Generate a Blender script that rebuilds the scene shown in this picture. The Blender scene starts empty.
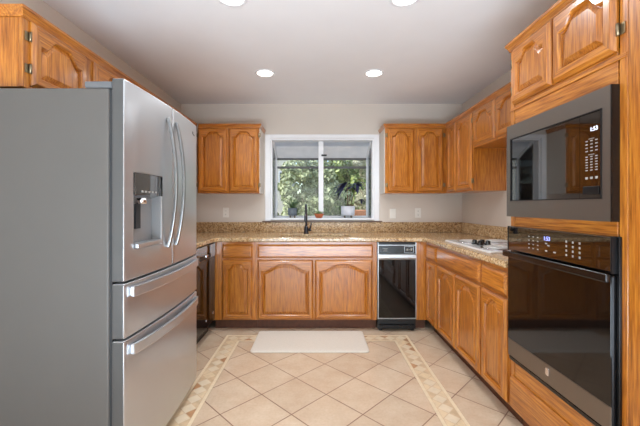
import bpy, bmesh, math, random
from mathutils import Vector, Matrix
random.seed(7)
S = bpy.context.scene
COL = S.collection

# ------------------------------------------------------------------ camera
F = 335.0
cam = bpy.data.cameras.new('camera')
cam.sensor_width = 36.0
cam.lens = F / 640 * 36
cam.shift_x = 3 / 640
cam.shift_y = -7 / 640
cam.clip_start = 0.02
camo = bpy.data.objects.new('camera', cam)
COL.objects.link(camo)
camo.location = (0, 0, 1.225)
camo.rotation_euler = (math.pi / 2, 0, 0)
S.camera = camo

# ------------------------------------------------------------------ world, sun, fill lamps, exposure
w = bpy.data.worlds.new('sky')
S.world = w
w.use_nodes = True
nt = w.node_tree
nt.nodes.clear()
sky = nt.nodes.new('ShaderNodeTexSky')
sky.sky_type = 'NISHITA'
sky.sun_disc = False
sky.sun_elevation = math.radians(50)
sky.sun_rotation = math.radians(200)
bg = nt.nodes.new('ShaderNodeBackground')
bg.inputs['Strength'].default_value = 0.30
wo = nt.nodes.new('ShaderNodeOutputWorld')
nt.links.new(sky.outputs[0], bg.inputs[0])
nt.links.new(bg.outputs[0], wo.inputs[0])

sun = bpy.data.lights.new('sun', 'SUN')
sun.energy = 5.0
sun.angle = 0.01
sun.color = (1, 0.95, 0.86)
suno = bpy.data.objects.new('sun', sun)
COL.objects.link(suno)
suno.rotation_euler = Vector((.62, .14, -.78)).to_track_quat('-Z', 'Y').to_euler()   # from the left, along the house wall

dfill = bpy.data.lights.new('door_fill', 'AREA')                  # added fill lamp outside the unseen door behind the camera
dfill.shape = 'RECTANGLE'
dfill.size = 2.6
dfill.size_y = 2.0
dfill.energy = 30
dfill.color = (0.80, 0.93, 1.0)
dfillo = bpy.data.objects.new('door_fill', dfill)
COL.objects.link(dfillo)
dfillo.location = (0.05, -3.45, 0.95)
dfillo.rotation_euler = (math.radians(108), 0, 0)   # tilted up to brighten the ceiling

up = bpy.data.lights.new('ceiling_fill', 'AREA')               # added upward fill lamp that brightens the ceiling; no known source there
up.shape = 'RECTANGLE'
up.size = 2.4
up.size_y = 1.1
up.energy = 150
up.color = (0.70, 0.85, 1.0)
upo = bpy.data.objects.new('ceiling_fill', up)
COL.objects.link(upo)
upo.location = (-0.05, -0.75, 0.35)
upo.rotation_euler = (math.radians(180 - 16), 0, 0)

S.view_settings.view_transform = 'Standard'
S.view_settings.look = 'None'
S.view_settings.exposure = 0.10
S.view_settings.gamma = 1.0
S.view_settings.use_curve_mapping = False
S.cycles.max_bounces = 10
S.cycles.diffuse_bounces = 6
S.cycles.glossy_bounces = 5
S.cycles.transparent_max_bounces = 12
S.cycles.sample_clamp_indirect = 6
CAN_POWER = 5.8

# ------------------------------------------------------------------ materials
def lin(c):
    return tuple(((v / 255) / 12.92 if v / 255 <= 0.04045 else ((v / 255 + 0.055) / 1.055) ** 2.4) for v in c) + (1,)

class NT:
    def __init__(self, name):
        self.m = bpy.data.materials.new(name)
        self.m.use_nodes = True
        self.t = self.m.node_tree
        self.b = self.t.nodes['Principled BSDF']
    def n(self, typ, **kw):
        x = self.t.nodes.new(typ)
        for k, v in kw.items():
            setattr(x, k, v)
        return x
    def l(self, a, b):
        self.t.links.new(a, b)
    def val(self, x, sock, v):
        if hasattr(v, 'is_output') or hasattr(v, 'links'):
            self.l(v, x.inputs[sock])
        else:
            x.inputs[sock].default_value = v
    def math(self, op, a, b=0.0, c=None, clamp=False):
        x = self.n('ShaderNodeMath', operation=op, use_clamp=clamp)
        self.val(x, 0, a); self.val(x, 1, b)
        if c is not None: self.val(x, 2, c)
        return x.outputs[0]
    def mix(self, f, a, b, blend='MIX'):
        x = self.n('ShaderNodeMix', data_type='RGBA', blend_type=blend)
        self.val(x, 0, f); self.val(x, 6, a); self.val(x, 7, b)
        return x.outputs[2]
    def ramp(self, f, stops):
        x = self.n('ShaderNodeValToRGB')
        e = x.color_ramp.elements
        while len(e) < len(stops): e.new(0.5)
        for q, (p, c) in zip(e, stops):
            q.position = p; q.color = c if len(c) == 4 else tuple(c) + (1,)
        self.l(f, x.inputs[0])
        return x.outputs[0]
    def noise(self, vec, scale, detail=2.0, rough=0.5, dist=0.0):
        x = self.n('ShaderNodeTexNoise')
        x.inputs['Scale'].default_value = scale
        x.inputs['Detail'].default_value = detail
        x.inputs['Roughness'].default_value = rough
        x.inputs['Distortion'].default_value = dist
        if vec is not None: self.l(vec, x.inputs['Vector'])
        return x.outputs['Fac']
    def bump(self, h, strength, dist=0.002):
        x = self.n('ShaderNodeBump')
        x.inputs['Strength'].default_value = strength
        x.inputs['Distance'].default_value = dist
        self.l(h, x.inputs['Height'])
        self.l(x.outputs[0], self.b.inputs['Normal'])

def plain(name, col, rough=0.5, metal=0.0, spec=None, coat=0.0, noise=0.0, nscale=30, bump=0.0):
    q = NT(name)
    q.b.inputs['Base Color'].default_value = lin(col)
    q.b.inputs['Roughness'].default_value = rough
    q.b.inputs['Metallic'].default_value = metal
    if spec is not None: q.b.inputs['Specular IOR Level'].default_value = spec
    if coat: q.b.inputs['Coat Weight'].default_value = coat
    if noise or bump:
        tc = q.n('ShaderNodeTexCoord')
        f = q.noise(tc.outputs['Object'], nscale, 3)
        if noise:
            a = lin(col)
            d = tuple(v * (1 - noise) for v in a[:3]) + (1,)
            u = tuple(min(1, v * (1 + noise)) for v in a[:3]) + (1,)
            q.l(q.ramp(f, [(0.3, d), (0.7, u)]), q.b.inputs['Base Color'])
        if bump: q.bump(f, bump)
    return q.m

def oak(name, axis, light, mid, dark, rough=0.32):
    q = NT(name)
    tc = q.n('ShaderNodeTexCoord')
    oi = q.n('ShaderNodeObjectInfo')
    off = q.n('ShaderNodeVectorMath', operation='MULTIPLY')
    cx = q.n('ShaderNodeCombineXYZ')
    for i in range(3): q.l(oi.outputs['Random'], cx.inputs[i])
    q.l(cx.outputs[0], off.inputs[0]); off.inputs[1].default_value = (37, 53, 71)
    add = q.n('ShaderNodeVectorMath', operation='ADD')
    q.l(tc.outputs['Object'], add.inputs[0]); q.l(off.outputs[0], add.inputs[1])
    mp = q.n('ShaderNodeMapping')
    sc = [1, 1, 1]; sc['xyz'.index(axis)] = 0.06
    mp.inputs['Scale'].default_value = sc
    q.l(add.outputs[0], mp.inputs[0])
    big = q.noise(mp.outputs[0], 8.0, 2, 0.45, 0.2)
    # cathedral figure: contour rings of a stretched noise
    rings = q.math('FRACT', q.math('MULTIPLY', big, 15.0))
    saw = q.math('ABSOLUTE', q.math('SUBTRACT', rings, 0.5))
    fine = q.noise(mp.outputs[0], 135, 3, 0.65)
    mp2 = q.n('ShaderNodeMapping')
    sc2 = [1, 1, 1]; sc2['xyz'.index(axis)] = 0.035
    mp2.inputs['Scale'].default_value = sc2
    q.l(add.outputs[0], mp2.inputs[0])
    pores = q.noise(mp2.outputs[0], 220, 1, 0.5)
    tone = q.noise(mp.outputs[0], 1.7, 1)
    f = q.math('ADD', q.math('MULTIPLY', saw, 0.40), q.math('MULTIPLY', fine, 0.90))
    c = q.ramp(f, [(0.20, dark), (0.48, mid), (0.80, light)])
    pm = q.ramp(pores, [(0.36, (0.62, 0.55, 0.5)), (0.47, (1, 1, 1))])
    c = q.mix(0.75, c, pm, 'MULTIPLY')
    tr = q.ramp(tone, [(0.3, (0.86, 0.84, 0.82)), (0.7, (1.08, 1.06, 1.04))])
    c = q.mix(1.0, c, tr, 'MULTIPLY')
    q.l(c, q.b.inputs['Base Color'])
    q.b.inputs['Roughness'].default_value = rough
    q.b.inputs['Coat Weight'].default_value = 0.6
    q.b.inputs['Coat Roughness'].default_value = 0.14
    q.bump(pores, 0.10, 0.001)
    return q.m

OL, OM, OD = lin((207, 137, 52)), lin((176, 103, 30)), lin((98, 50, 12))
M = {}
M['oak_v'] = oak('oak_vertical', 'z', OL, OM, OD)
M['oak_h'] = oak('oak_horizontal', 'x', OL, OM, OD)
M['oak_y'] = oak('oak_depth', 'y', OL, OM, OD)
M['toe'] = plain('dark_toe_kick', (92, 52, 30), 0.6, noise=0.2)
M['wall'] = plain('wall_paint', (217, 207, 196), 0.85, noise=0.015, nscale=3, bump=0.05)
M['ceil'] = plain('ceiling_paint', (234, 232, 232), 0.9, noise=0.012, nscale=4)
M['white'] = plain('white_vinyl', (236, 236, 238), 0.35)
M['endpanel'] = plain('painted_end_panel', (217, 207, 196), 0.6)
M['darkframe'] = plain('backlit_frame_grey', (96, 94, 92), 0.5)  # backlit shade of the front rails, painted into their grey
M['plate'] = plain('outlet_plastic', (238, 234, 226), 0.35)
M['slot'] = plain('outlet_slot', (60, 55, 52), 0.5)
M['fridge_side'] = plain('grey_fridge_paint', (88, 84, 80), 0.48, noise=0.02, nscale=6)
M['door_side'] = plain('grey_door_edge', (84, 83, 82), 0.4, metal=.3)
M['recess'] = plain('dispenser_grey', (140, 139, 139), 0.35, metal=0.3)
M['gasket'] = plain('dark_gasket', (40, 41, 43), 0.6)
M['greyplastic'] = plain('grey_plastic', (96, 97, 99), 0.45)
M['black'] = plain('black_enamel', (14, 13, 13), 0.22)
M['blackglass'] = plain('black_glass', (12, 9, 8), 0.03, spec=1.0, coat=1.0)
M['ovenglass'] = plain('dark_oven_glass', (15, 11, 9), 0.05, spec=0.45)
M['blackmatte'] = plain('black_plastic', (22, 21, 21), 0.45)
M['slate'] = plain('black_stainless', (130, 123, 116), 0.33, metal=0.85)
M['bronze'] = plain('brownish_stainless', (126, 114, 102), 0.36, metal=0.8)
M['slatedark'] = plain('dark_stainless', (40, 39, 40), 0.3, metal=0.6)
M['chrome'] = plain('chrome', (225, 225, 228), 0.12, metal=1.0)
M['hinge'] = plain('antique_hinge', (150, 135, 108), 0.35, metal=0.9)
M['faucet'] = plain('gunmetal_faucet', (72, 72, 76), 0.28, metal=0.85)
M['mat'] = plain('cream_mat', (222, 213, 200), 0.8, noise=0.03, nscale=60, bump=0.25)
M['burner'] = plain('light_burner', (206, 204, 200), 0.3, metal=0.3)
M['print'] = plain('pale_print', (158, 152, 144), 0.5)
M['greypot'] = plain('grey_ceramic', (104, 110, 116), 0.5, noise=0.06)
M['whitepot'] = plain('white_ceramic', (214, 212, 216), 0.4)
M['terra'] = plain('terracotta', (190, 104, 68), 0.75, noise=0.08)
M['soil'] = plain('potting_soil', (58, 44, 34), 0.95, noise=0.3, nscale=90)
M['bark'] = plain('bark', (122, 108, 88), 0.9, noise=0.25, nscale=20, bump=0.4)
M['stucco'] = plain('stucco', (226, 220, 208), 0.9, noise=0.03, nscale=25)
M['roofing'] = plain('roofing', (120, 108, 98), 0.9, noise=0.15, nscale=10)
M['darkpane'] = plain('dark_window', (70, 82, 96), 0.1)
M['ground'] = plain('garden_soil', (128, 118, 88), 0.95, noise=0.3, nscale=6)
M['brick'] = plain('orange_planter', (206, 140, 104), 0.8, noise=0.1, nscale=15)
M['sill'] = None
M['fencewood'] = plain('fence_wood', (150, 128, 104), 0.85, noise=0.15, nscale=8)

def steel(name, base, rough, axis):
    q = NT(name)
    q.b.inputs['Base Color'].default_value = lin(base)
    q.b.inputs['Metallic'].default_value = 0.85
    tc = q.n('ShaderNodeTexCoord')
    mp = q.n('ShaderNodeMapping')
    sc = [300, 300, 300]; sc['xyz'.index(axis)] = 3
    mp.inputs['Scale'].default_value = sc
    q.l(tc.outputs['Object'], mp.inputs[0])
    f = q.noise(mp.outputs[0], 1.0, 2)
    q.l(q.math('MULTIPLY_ADD', f, 0.05, rough - 0.025), q.b.inputs['Roughness'])
    q.bump(f, 0.006, 0.0005)
    return q.m
M['steel'] = steel('brushed_steel', (198, 200, 203), 0.34, 'x')
M['steel_v'] = steel('brushed_steel_upright', (198, 200, 203), 0.33, 'z')
M['handle'] = steel('handle_steel', (146, 145, 144), 0.3, 'z')

def granite():
    q = NT('granite')
    tc = q.n('ShaderNodeTexCoord')
    a = q.noise(tc.outputs['Object'], 30, 4, 0.75)
    b = q.noise(tc.outputs['Object'], 55, 3, 0.7)
    v = q.n('ShaderNodeTexVoronoi'); v.inputs['Scale'].default_value = 120
    q.l(tc.outputs['Object'], v.inputs['Vector'])
    sep = q.n('ShaderNodeSeparateColor'); q.l(v.outputs['Color'], sep.inputs[0])
    base = q.ramp(a, [(0.30, lin((128, 90, 56))), (0.48, lin((184, 146, 100))), (0.68, lin((222, 196, 156)))])
    sp = q.ramp(sep.outputs[0], [(0.0, lin((84, 58, 42))), (0.22, lin((140, 98, 62))), (0.42, lin((205, 172, 126))), (0.8, lin((222, 194, 150))), (1, lin((240, 224, 196)))])
    c = q.mix(0.55, base, sp)
    dk = q.ramp(b, [(0.36, (0.38, 0.29, 0.23)), (0.46, (1, 1, 1))])
    c = q.mix(0.8, c, dk, 'MULTIPLY')
    q.l(c, q.b.inputs['Base Color'])
    q.b.inputs['Roughness'].default_value = 0.16
    return q.m
M['granite'] = granite()
M['sillstone'] = plain('brown_stone', (104, 80, 64), 0.3, noise=0.3, nscale=70)

def tile_floor():
    q = NT('diagonal_tile')
    tc = q.n('ShaderNodeTexCoord')
    sp = q.n('ShaderNodeSeparateXYZ'); q.l(tc.outputs['Object'], sp.inputs[0])
    T = 0.297
    x = q.math('ADD', sp.outputs[0], 0.150)
    y = q.math('SUBTRACT', sp.outputs[1], 2.388)
    r2 = 1 / math.sqrt(2) / T
    u = q.math('MULTIPLY', q.math('ADD', x, y), r2)
    v = q.math('MULTIPLY', q.math('SUBTRACT', y, x), r2)
    def edge(s):
        return q.math('ABSOLUTE', q.math('SUBTRACT', q.math('FRACT', s), 0.5))
    e = q.math('MAXIMUM', edge(u), edge(v))
    g = q.ramp(e, [(0.486, (0, 0, 0)), (0.4905, (1, 1, 1))])
    cid = q.n('ShaderNodeCombineXYZ')
    q.l(q.math('FLOOR', u), cid.inputs[0]); q.l(q.math('FLOOR', v), cid.inputs[1])
    wn = q.n('ShaderNodeTexWhiteNoise'); q.l(cid.outputs[0], wn.inputs['Vector'])
    n1 = q.noise(tc.outputs['Object'], 5, 4, 0.6)
    n2 = q.noise(tc.outputs['Object'], 60, 2, 0.6)
    c = q.ramp(n1, [(0.3, lin((208, 181, 154))), (0.7, lin((222, 201, 176)))])
    tint = q.ramp(wn.outputs['Value'], [(0, (0.93, 0.92, 0.91)), (1, (1.03, 1.02, 1.01))])
    c = q.mix(1.0, c, tint, 'MULTIPLY')
    sp2 = q.ramp(n2, [(0.3, (0.94, 0.93, 0.92)), (0.6, (1, 1, 1))])
    c = q.mix(1.0, c, sp2, 'MULTIPLY')
    c = q.mix(g, c, lin((140, 108, 86)))
    q.l(c, q.b.inputs['Base Color'])
    q.l(q.math('MULTIPLY_ADD', g, 0.5, 0.24), q.b.inputs['Roughness'])
    inv = q.math('SUBTRACT', 1.0, g)
    q.bump(inv, 0.3, 0.002)
    return q.m
M['tile'] = tile_floor()
M['liner'] = plain('cream_liner', (232, 212, 180), 0.4, noise=0.06, nscale=40)
M['mosaic_a'] = plain('mosaic_cream', (228, 204, 168), 0.4, noise=0.08, nscale=25)
M['mosaic_b'] = plain('mosaic_tan', (214, 186, 150), 0.4, noise=0.12, nscale=25)
M['mosaic_c'] = plain('mosaic_rust', (184, 138, 98), 0.4, noise=0.2, nscale=25)
M['mosaic_d'] = plain('mosaic_pale', (228, 209, 181), 0.4, noise=0.05, nscale=25)

def pane_mat(name, tint, refl=0.07, frost=0.0, frostcol=(200, 205, 212)):
    q = NT(name)
    tr = q.n('ShaderNodeBsdfTransparent'); tr.inputs[0].default_value = tint
    gl = q.n('ShaderNodeBsdfGlossy'); gl.inputs['Roughness'].default_value = 0.02
    fr = q.n('ShaderNodeFresnel'); fr.inputs[0].default_value = 1.4
    mx = q.n('ShaderNodeMixShader')
    q.l(fr.outputs[0], mx.inputs[0]); q.l(tr.outputs[0], mx.inputs[1]); q.l(gl.outputs[0], mx.inputs[2])
    out = q.t.nodes['Material Output']
    if frost:
        tl = q.n('ShaderNodeBsdfTranslucent'); tl.inputs[0].default_value = lin(frostcol)
        df = q.n('ShaderNodeBsdfDiffuse'); df.inputs[0].default_value = lin(frostcol)
        m2 = q.n('ShaderNodeMixShader'); m2.inputs[0].default_value = 0.5
        q.l(tl.outputs[0], m2.inputs[1]); q.l(df.outputs[0], m2.inputs[2])
        tc = q.n('ShaderNodeTexCoord')
        f = q.noise(tc.outputs['Object'], 7, 4)
        f = q.math('MULTIPLY_ADD', f, 0.3, frost - 0.15, clamp=True)
        m3 = q.n('ShaderNodeMixShader')
        q.l(f, m3.inputs[0]); q.l(mx.outputs[0], m3.inputs[1]); q.l(m2.outputs[0], m3.inputs[2])
        q.l(m3.outputs[0], out.inputs[0])
    else:
        q.l(mx.outputs[0], out.inputs[0])
    return q.m
M['pane'] = pane_mat('clear_pane', (0.96, 0.98, 0.97, 1))
M['frost'] = pane_mat('dusty_pane', (0.8, 0.84, 0.9, 1), frost=0.72, frostcol=(226, 222, 216))

def emit(name, col, strength):
    q = NT(name)
    q.b.inputs['Base Color'].default_value = lin(col)
    q.b.inputs['Emission Color'].default_value = lin(col)
    q.b.inputs['Emission Strength'].default_value = strength
    return q.m
M['lamp'] = emit('lamp_lens', (255, 250, 240), 5.0)
M['disp_white'] = emit('display_white', (235, 240, 255), 1.4)
M['disp_blue'] = emit('display_blue', (150, 160, 255), 1.4)

def leaf(name, c1, c2, rough=0.5):
    q = NT(name)
    ge = q.n('ShaderNodeNewGeometry')
    c = q.ramp(ge.outputs['Random Per Island'], [(0.0, lin(c1)), (1.0, lin(c2))])
    q.l(c, q.b.inputs['Base Color'])
    q.b.inputs['Roughness'].default_value = rough
    return q.m
M['leaf_sage'] = leaf('leaf_sage', (112, 124, 86), (196, 202, 156))
M['leaf_green'] = leaf('leaf_green', (84, 108, 52), (176, 190, 112))
M['leaf_dark'] = leaf('leaf_dark', (52, 72, 44), (104, 128, 74))
M['leaf_pale'] = leaf('leaf_pale', (150, 146, 116), (208, 204, 172))
M['leaf_pot'] = leaf('leaf_pot', (54, 78, 52), (116, 140, 92))
M['leaf_purple'] = leaf('leaf_purple', (40, 38, 66), (74, 74, 112), 0.35)
M['succulent'] = leaf('leaf_succulent', (92, 120, 84), (150, 170, 120))

# ------------------------------------------------------------------ mesh helpers
class MB:
    """collects geometry for ONE mesh object"""
    def __init__(self):
        self.v = []; self.f = []; self.mi = []; self.mats = []; self.sm = []
    def mat(self, m):
        if m not in self.mats: self.mats.append(m)
        return self.mats.index(m)
    def face(self, idx, m, smooth=False):
        self.f.append(tuple(idx)); self.mi.append(self.mat(m)); self.sm.append(smooth)
    def box(self, x0, x1, y0, y1, z0, z1, m):
        n = len(self.v)
        for z in (z0, z1):
            self.v += [(x0, y0, z), (x1, y0, z), (x1, y1, z), (x0, y1, z)]
        for q in ((0, 3, 2, 1), (4, 5, 6, 7), (0, 1, 5, 4), (1, 2, 6, 5), (2, 3, 7, 6), (3, 0, 4, 7)):
            self.face([n + i for i in q], m)
        return self
    def loops(self, loops, m, cap0=False, cap1=False, closed=True, smooth=False, mats=None):
        """skin a list of equal-length point loops"""
        n = len(self.v); k = len(loops[0])
        for L in loops: self.v += [tuple(p) for p in L]
        for a in range(len(loops) - 1):
            for i in range(k if closed else k - 1):
                j = (i + 1) % k
                self.face([n + a * k + i, n + a * k + j, n + (a + 1) * k + j, n + (a + 1) * k + i], mats[i] if mats else m, smooth)
        if cap0: self.face([n + i for i in reversed(range(k))], m)
        if cap1: self.face([n + (len(loops) - 1) * k + i for i in range(k)], m)
        return self
    def tube(self, pts, r, m, seg=12, smooth=True, cap=True):
        """round tube along points; r a number or list"""
        pts = [Vector(p) for p in pts]
        rs = r if isinstance(r, (list, tuple)) else [r] * len(pts)
        L = []
        up = None
        for i, p in enumerate(pts):
            d = (pts[min(i + 1, len(pts) - 1)] - pts[max(i - 1, 0)])
            if d.length < 1e-9: d = Vector((0, 0, 1))
            d.normalize()
            if up is None:
                up = d.orthogonal().normalized()
            else:
                up = (up - d * up.dot(d)).normalized()
            s = d.cross(up)
            L.append([p + (up * math.cos(2 * math.pi * t / seg) + s * math.sin(2 * math.pi * t / seg)) * rs[i] for t in range(seg)])
        return self.loops(L, m, cap, cap, True, smooth)
    def lathe(self, prof, c, m, seg=28, smooth=True, cap0=True, cap1=True):
        """profile of (r, z) around vertical axis at c"""
        L = [[(c[0] + r * math.cos(2 * math.pi * t / seg), c[1] + r * math.sin(2 * math.pi * t / seg), c[2] + z) for t in range(seg)] for r, z in prof]
        return self.loops(L, m, cap0, cap1, True, smooth)
    def bar(self, pts, hw, ht, side, m, smooth=False):
        """rectangular section bar along pts; side = direction of the half width hw, ht the other half"""
        pts = [Vector(p) for p in pts]; side = Vector(side).normalized()
        L = []
        for i, p in enumerate(pts):
            d = (pts[min(i + 1, len(pts) - 1)] - pts[max(i - 1, 0)]).normalized()
            n = d.cross(side).normalized()
            L.append([p + side * hw + n * ht, p - side * hw + n * ht, p - side * hw - n * ht, p + side * hw - n * ht])
        return self.loops(L, m, True, True, True, smooth)
    def build(self, name, parent=None, bevel=0.0, seg=2, loc=None):
        me = bpy.data.meshes.new(name)
        me.from_pydata(self.v, [], self.f)
        for m in self.mats: me.materials.append(m)
        for p, i, s in zip(me.polygons, self.mi, self.sm):
            p.material_index = i; p.use_smooth = s
        bm = bmesh.new(); bm.from_mesh(me)
        bmesh.ops.recalc_face_normals(bm, faces=bm.faces)
        bm.to_mesh(me); bm.free()
        o = bpy.data.objects.new(name, me)
        COL.objects.link(o)
        if parent: o.parent = parent
        if loc: o.location = loc
        if bevel:
            b = o.modifiers.new('bevel', 'BEVEL')
            b.width = bevel; b.segments = seg; b.limit_method = 'ANGLE'; b.angle_limit = math.radians(35)
            b.harden_normals = False
        return o

def thing(name, label, cat, loc=(0, 0, 0), rotz=0.0, group=None):
    o = bpy.data.objects.new(name, None)
    o.empty_display_size = 0.1
    COL.objects.link(o)
    o.location = loc; o.rotation_euler = (0, 0, math.radians(rotz))
    o['label'] = label; o['category'] = cat
    if group: o['group'] = group
    return o
def tag(o, label, cat, group=None):
    o['label'] = label; o['category'] = cat
    if group: o['group'] = group
    return o
def struct(o):
    o['kind'] = 'structure'
    return o
def dup(root, loc, label, rotz=None):
    r = root.copy(); COL.objects.link(r); r.location = loc; r['label'] = label
    if rotz is not None: r.rotation_euler = (0, 0, math.radians(rotz))
    for ch in list(root.children):
        c = ch.copy(); COL.objects.link(c); c.parent = r
        for g in list(ch.children):
            d = g.copy(); COL.objects.link(d); d.parent = c
    return r

def text_mesh(name, body, size, m, parent, loc, rot, depth=0.0004):
    cu = bpy.data.curves.new(name, 'FONT')
    cu.body = body; cu.size = size; cu.extrude = depth; cu.align_x = 'CENTER'; cu.align_y = 'CENTER'
    t = bpy.data.objects.new(name, cu)
    COL.objects.link(t)
    dg = bpy.context.evaluated_depsgraph_get()
    me = bpy.data.meshes.new_from_object(t.evaluated_get(dg))
    bpy.data.objects.remove(t)
    me.materials.clear(); me.materials.append(m)
    o = bpy.data.objects.new(name, me)
    COL.objects.link(o)
    o.parent = parent; o.location = loc; o.rotation_euler = rot
    return o

# ------------------------------------------------------------------ room shell
XL, XR, YB, YF, ZC = -1.624, 1.731, 4.0, -3.0, 2.443
struct(MB().box(XL - .12, XR + .12, YF - .12, YB + .10, -.12, 0, M['tile']).build('floor'))
struct(MB().box(XL - .12, XR + .12, YF - .12, YB + .10, ZC, ZC + .15, M['ceil']).build('ceiling'))
struct(MB().box(XL - .12, XL, YF - .12, YB + .10, 0, ZC, M['wall']).build('wall_left'))
struct(MB().box(XR, XR + .12, YF - .12, YB + .10, 0, ZC, M['wall']).build('wall_right'))
# back wall with the window opening
WX0, WX1, WZ0, WZ1 = -.555, .680, 1.062, 2.032
b = MB()
b.box(XL, WX0, YB, YB + .10, 0, ZC, M['wall']).box(WX1, XR, YB, YB + .10, 0, ZC, M['wall'])
b.box(WX0, WX1, YB, YB + .10, 0, WZ0, M['wall']).box(WX0, WX1, YB, YB + .10, WZ1, ZC, M['wall'])
struct(b.build('wall_back'))
# wall behind the camera with a glazed door opening
DX0, DX1, DZ1 = -1.25, 1.35, 2.10
b = MB()
b.box(XL, DX0, YF - .12, YF, 0, ZC, M['wall']).box(DX1, XR, YF - .12, YF, 0, ZC, M['wall'])
b.box(DX0, DX1, YF - .12, YF, DZ1, ZC, M['wall'])
struct(b.build('wall_front'))
d1 = bpy.data.objects.new('door_1', None); COL.objects.link(d1); d1.location = (.05, YF - .06, 0); struct(d1)
b = MB()
for x0, x1 in ((-1.30, -1.22), (-.04, .04), (1.22, 1.30)):
    b.box(x0, x1, -.04, .04, 0, DZ1, M['white'])
for x0, x1 in ((-1.22, -.04), (.04, 1.22)):
    b.box(x0, x1, -.04, .04, 0, .09, M['white']).box(x0, x1, -.04, .04, DZ1 - .09, DZ1, M['white'])
b.build('door_frame', d1, 0.004)
MB().box(-1.22, -.04, -.004, .004, .09, DZ1 - .09, M['pane']).build('pane', d1)
MB().box(.04, 1.22, -.004, .004, .09, DZ1 - .09, M['pane']).build('pane', d1)

# mosaic border let into the floor
b = MB()
BX, BI, BT, BB, ZT = .853, .703, 3.175, -.4, .0025
BTI = BT - .15
def strip(p0, p1, inward, e0):
    """one straight run: liner on both sides, diamonds and triangles between. p0,p1 outer corners, inward = unit vector"""
    p0, p1, nv = Vector(p0), Vector(p1), Vector(inward)
    d = (p1 - p0); L = d.length; d.normalize()
    def P(s, t): 
        q = p0 + d * s + nv * t
        return (q.x, q.y, ZT)
    def quad(pts, m):
        n = len(b.v); b.v += pts; b.face(range(n, n + len(pts)), m)
    W, l = .15, .021
    quad([P(0, 0), P(L, 0), P(L - l, l), P(l, l)], M['liner'])
    quad([P(W - l, W - l), P(L - W + l, W - l), P(L - W, W), P(W, W)], M['liner'])
    a0, a1 = l + .003, W - l - .003
    mid = (a0 + a1) / 2
    n = max(1, round((L - l - e0 - (e0 if e0 > l else l)) / .098)); h = (L - e0 - (e0 if e0 > l else l)) / n
    tri = [M['mosaic_b'], M['mosaic_c'], M['mosaic_b'], M['mosaic_a'], M['mosaic_b'], M['mosaic_a']]
    dia = [M['mosaic_d'], M['mosaic_a'], M['mosaic_d'], M['mosaic_d']]
    g = .002
    for i in range(n):
        s0, s1 = e0 + i * h + g, e0 + (i + 1) * h - g
        sm = (s0 + s1) / 2
        quad([P(s0, mid), P(sm, a0 + .004), P(s1, mid), P(sm, a1 - .004)], dia[(i * 7 + i // 3) % 4])
        k = random.randrange(6); k2 = random.randrange(6)
        if i < n - 1:
            t0, t1 = sm + g * 2, sm + h - g * 2
            e = s1 + g
            quad([P(t0, a0), P(t1, a0), P(e, mid - .005)], tri[k])
            quad([P(t0, a1), P(e, mid + .005), P(t1, a1)], tri[k2])
strip((-BX, BB, 0), (-BX, BT, 0), (1, 0, 0), .021)
strip((BX, BB, 0), (BX, BT, 0), (-1, 0, 0), .021)
strip((-BX, BT, 0), (BX, BT, 0), (0, -1, 0), .129)
# grout bed under the pieces
def bed(x0, x1, y0, y1):
    n = len(b.v); b.v += [(x0, y0, .0012), (x1, y0, .0012), (x1, y1, .0012), (x0, y1, .0012)]
    b.face(range(n, n + 4), M['mosaic_b'])
bed(-BX, -BI, BB, BT); bed(BI, BX, BB, BT); bed(-BI, BI, BTI, BT)
struct(b.build('trim_1'))

# ------------------------------------------------------------------ garden window
w1 = bpy.data.objects.new('window_1', None); COL.objects.link(w1); w1.location = ((WX0 + WX1) / 2, YB, WZ0); struct(w1)
hw, hz = (WX1 - WX0) / 2, WZ1 - WZ0
b = MB()
m = M['white']
fo = .062; fy0, fy1 = -.016, 0.0
b.box(-hw - fo, -hw, fy0, fy1, -.014, hz + .045, m).box(hw, hw + fo, fy0, fy1, -.014, hz + .045, m)
b.box(-hw, hw, fy0, fy1, hz, hz + .045, m)
b.build('casing', w1, .004)
b = MB()   # jambs lining the wall opening and the sliding sash frame
b.box(-hw, -hw + .02, 0, .10, 0, hz, m).box(hw - .02, hw, 0, .10, 0, hz, m)
b.box(-hw + .02, hw - .02, 0, .10, hz - .02, hz, m).box(-hw + .02, hw - .02, 0, .10, 0, .018, m).box(-hw, hw, -.030, -.0002, 0, .018, m)
b.build('jamb', w1, .002)
mc = (321 - 317) * 4.04 / F - (WX0 + WX1) / 2
b = MB(); b.box(mc - .030, mc + .030, .054, .096, .018, hz - .02, m); b.build('mullion', w1, .004)
b = MB(); b.box(mc + .005, mc + .07, .036, .0535, hz - .205, hz - .185, M['blackmatte']); b.build('latch', w1, .003)
YG = .45
zt_front = 1.836 - WZ0
b = MB()
b.box(-hw, hw, .10, YG, -.02, .012, m)                                        # box floor
for x in (-hw, hw - .03):
    b.box(x, x + .03, YG - .03, YG, .012, zt_front, m)                          # front posts
b.box(mc - .017, mc + .017, YG - .03, YG, .012, zt_front, m)
b.box(-hw + .03, hw - .03, YG - .03, YG, zt_front - .004, zt_front + .022, M['darkframe'])
b.box(-hw + .03, hw - .03, YG - .03, YG, zt_front - .115, zt_front - .088, M['darkframe'])
b.box(-hw + .03, hw - .03, YG - .03, YG, .012, .035, m)
b.box(-hw, hw, .10, .13, hz - .02, hz + .012, m)
for x in (-hw, hw - .03, mc - .012):                                           # sloping rafters
    ww = .03 if x != mc - .012 else .024
    n = len(b.v)
    b.loops([[(x, .12, hz - .03), (x + ww, .12, hz - .03), (x + ww, .12, hz), (x, .12, hz)],
             [(x, YG, zt_front - .004), (x + ww, YG, zt_front - .004), (x + ww, YG, zt_front + .022), (x, YG, zt_front + .022)]], m, True, True)
b.build('projecting_frame', w1, .002)
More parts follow.
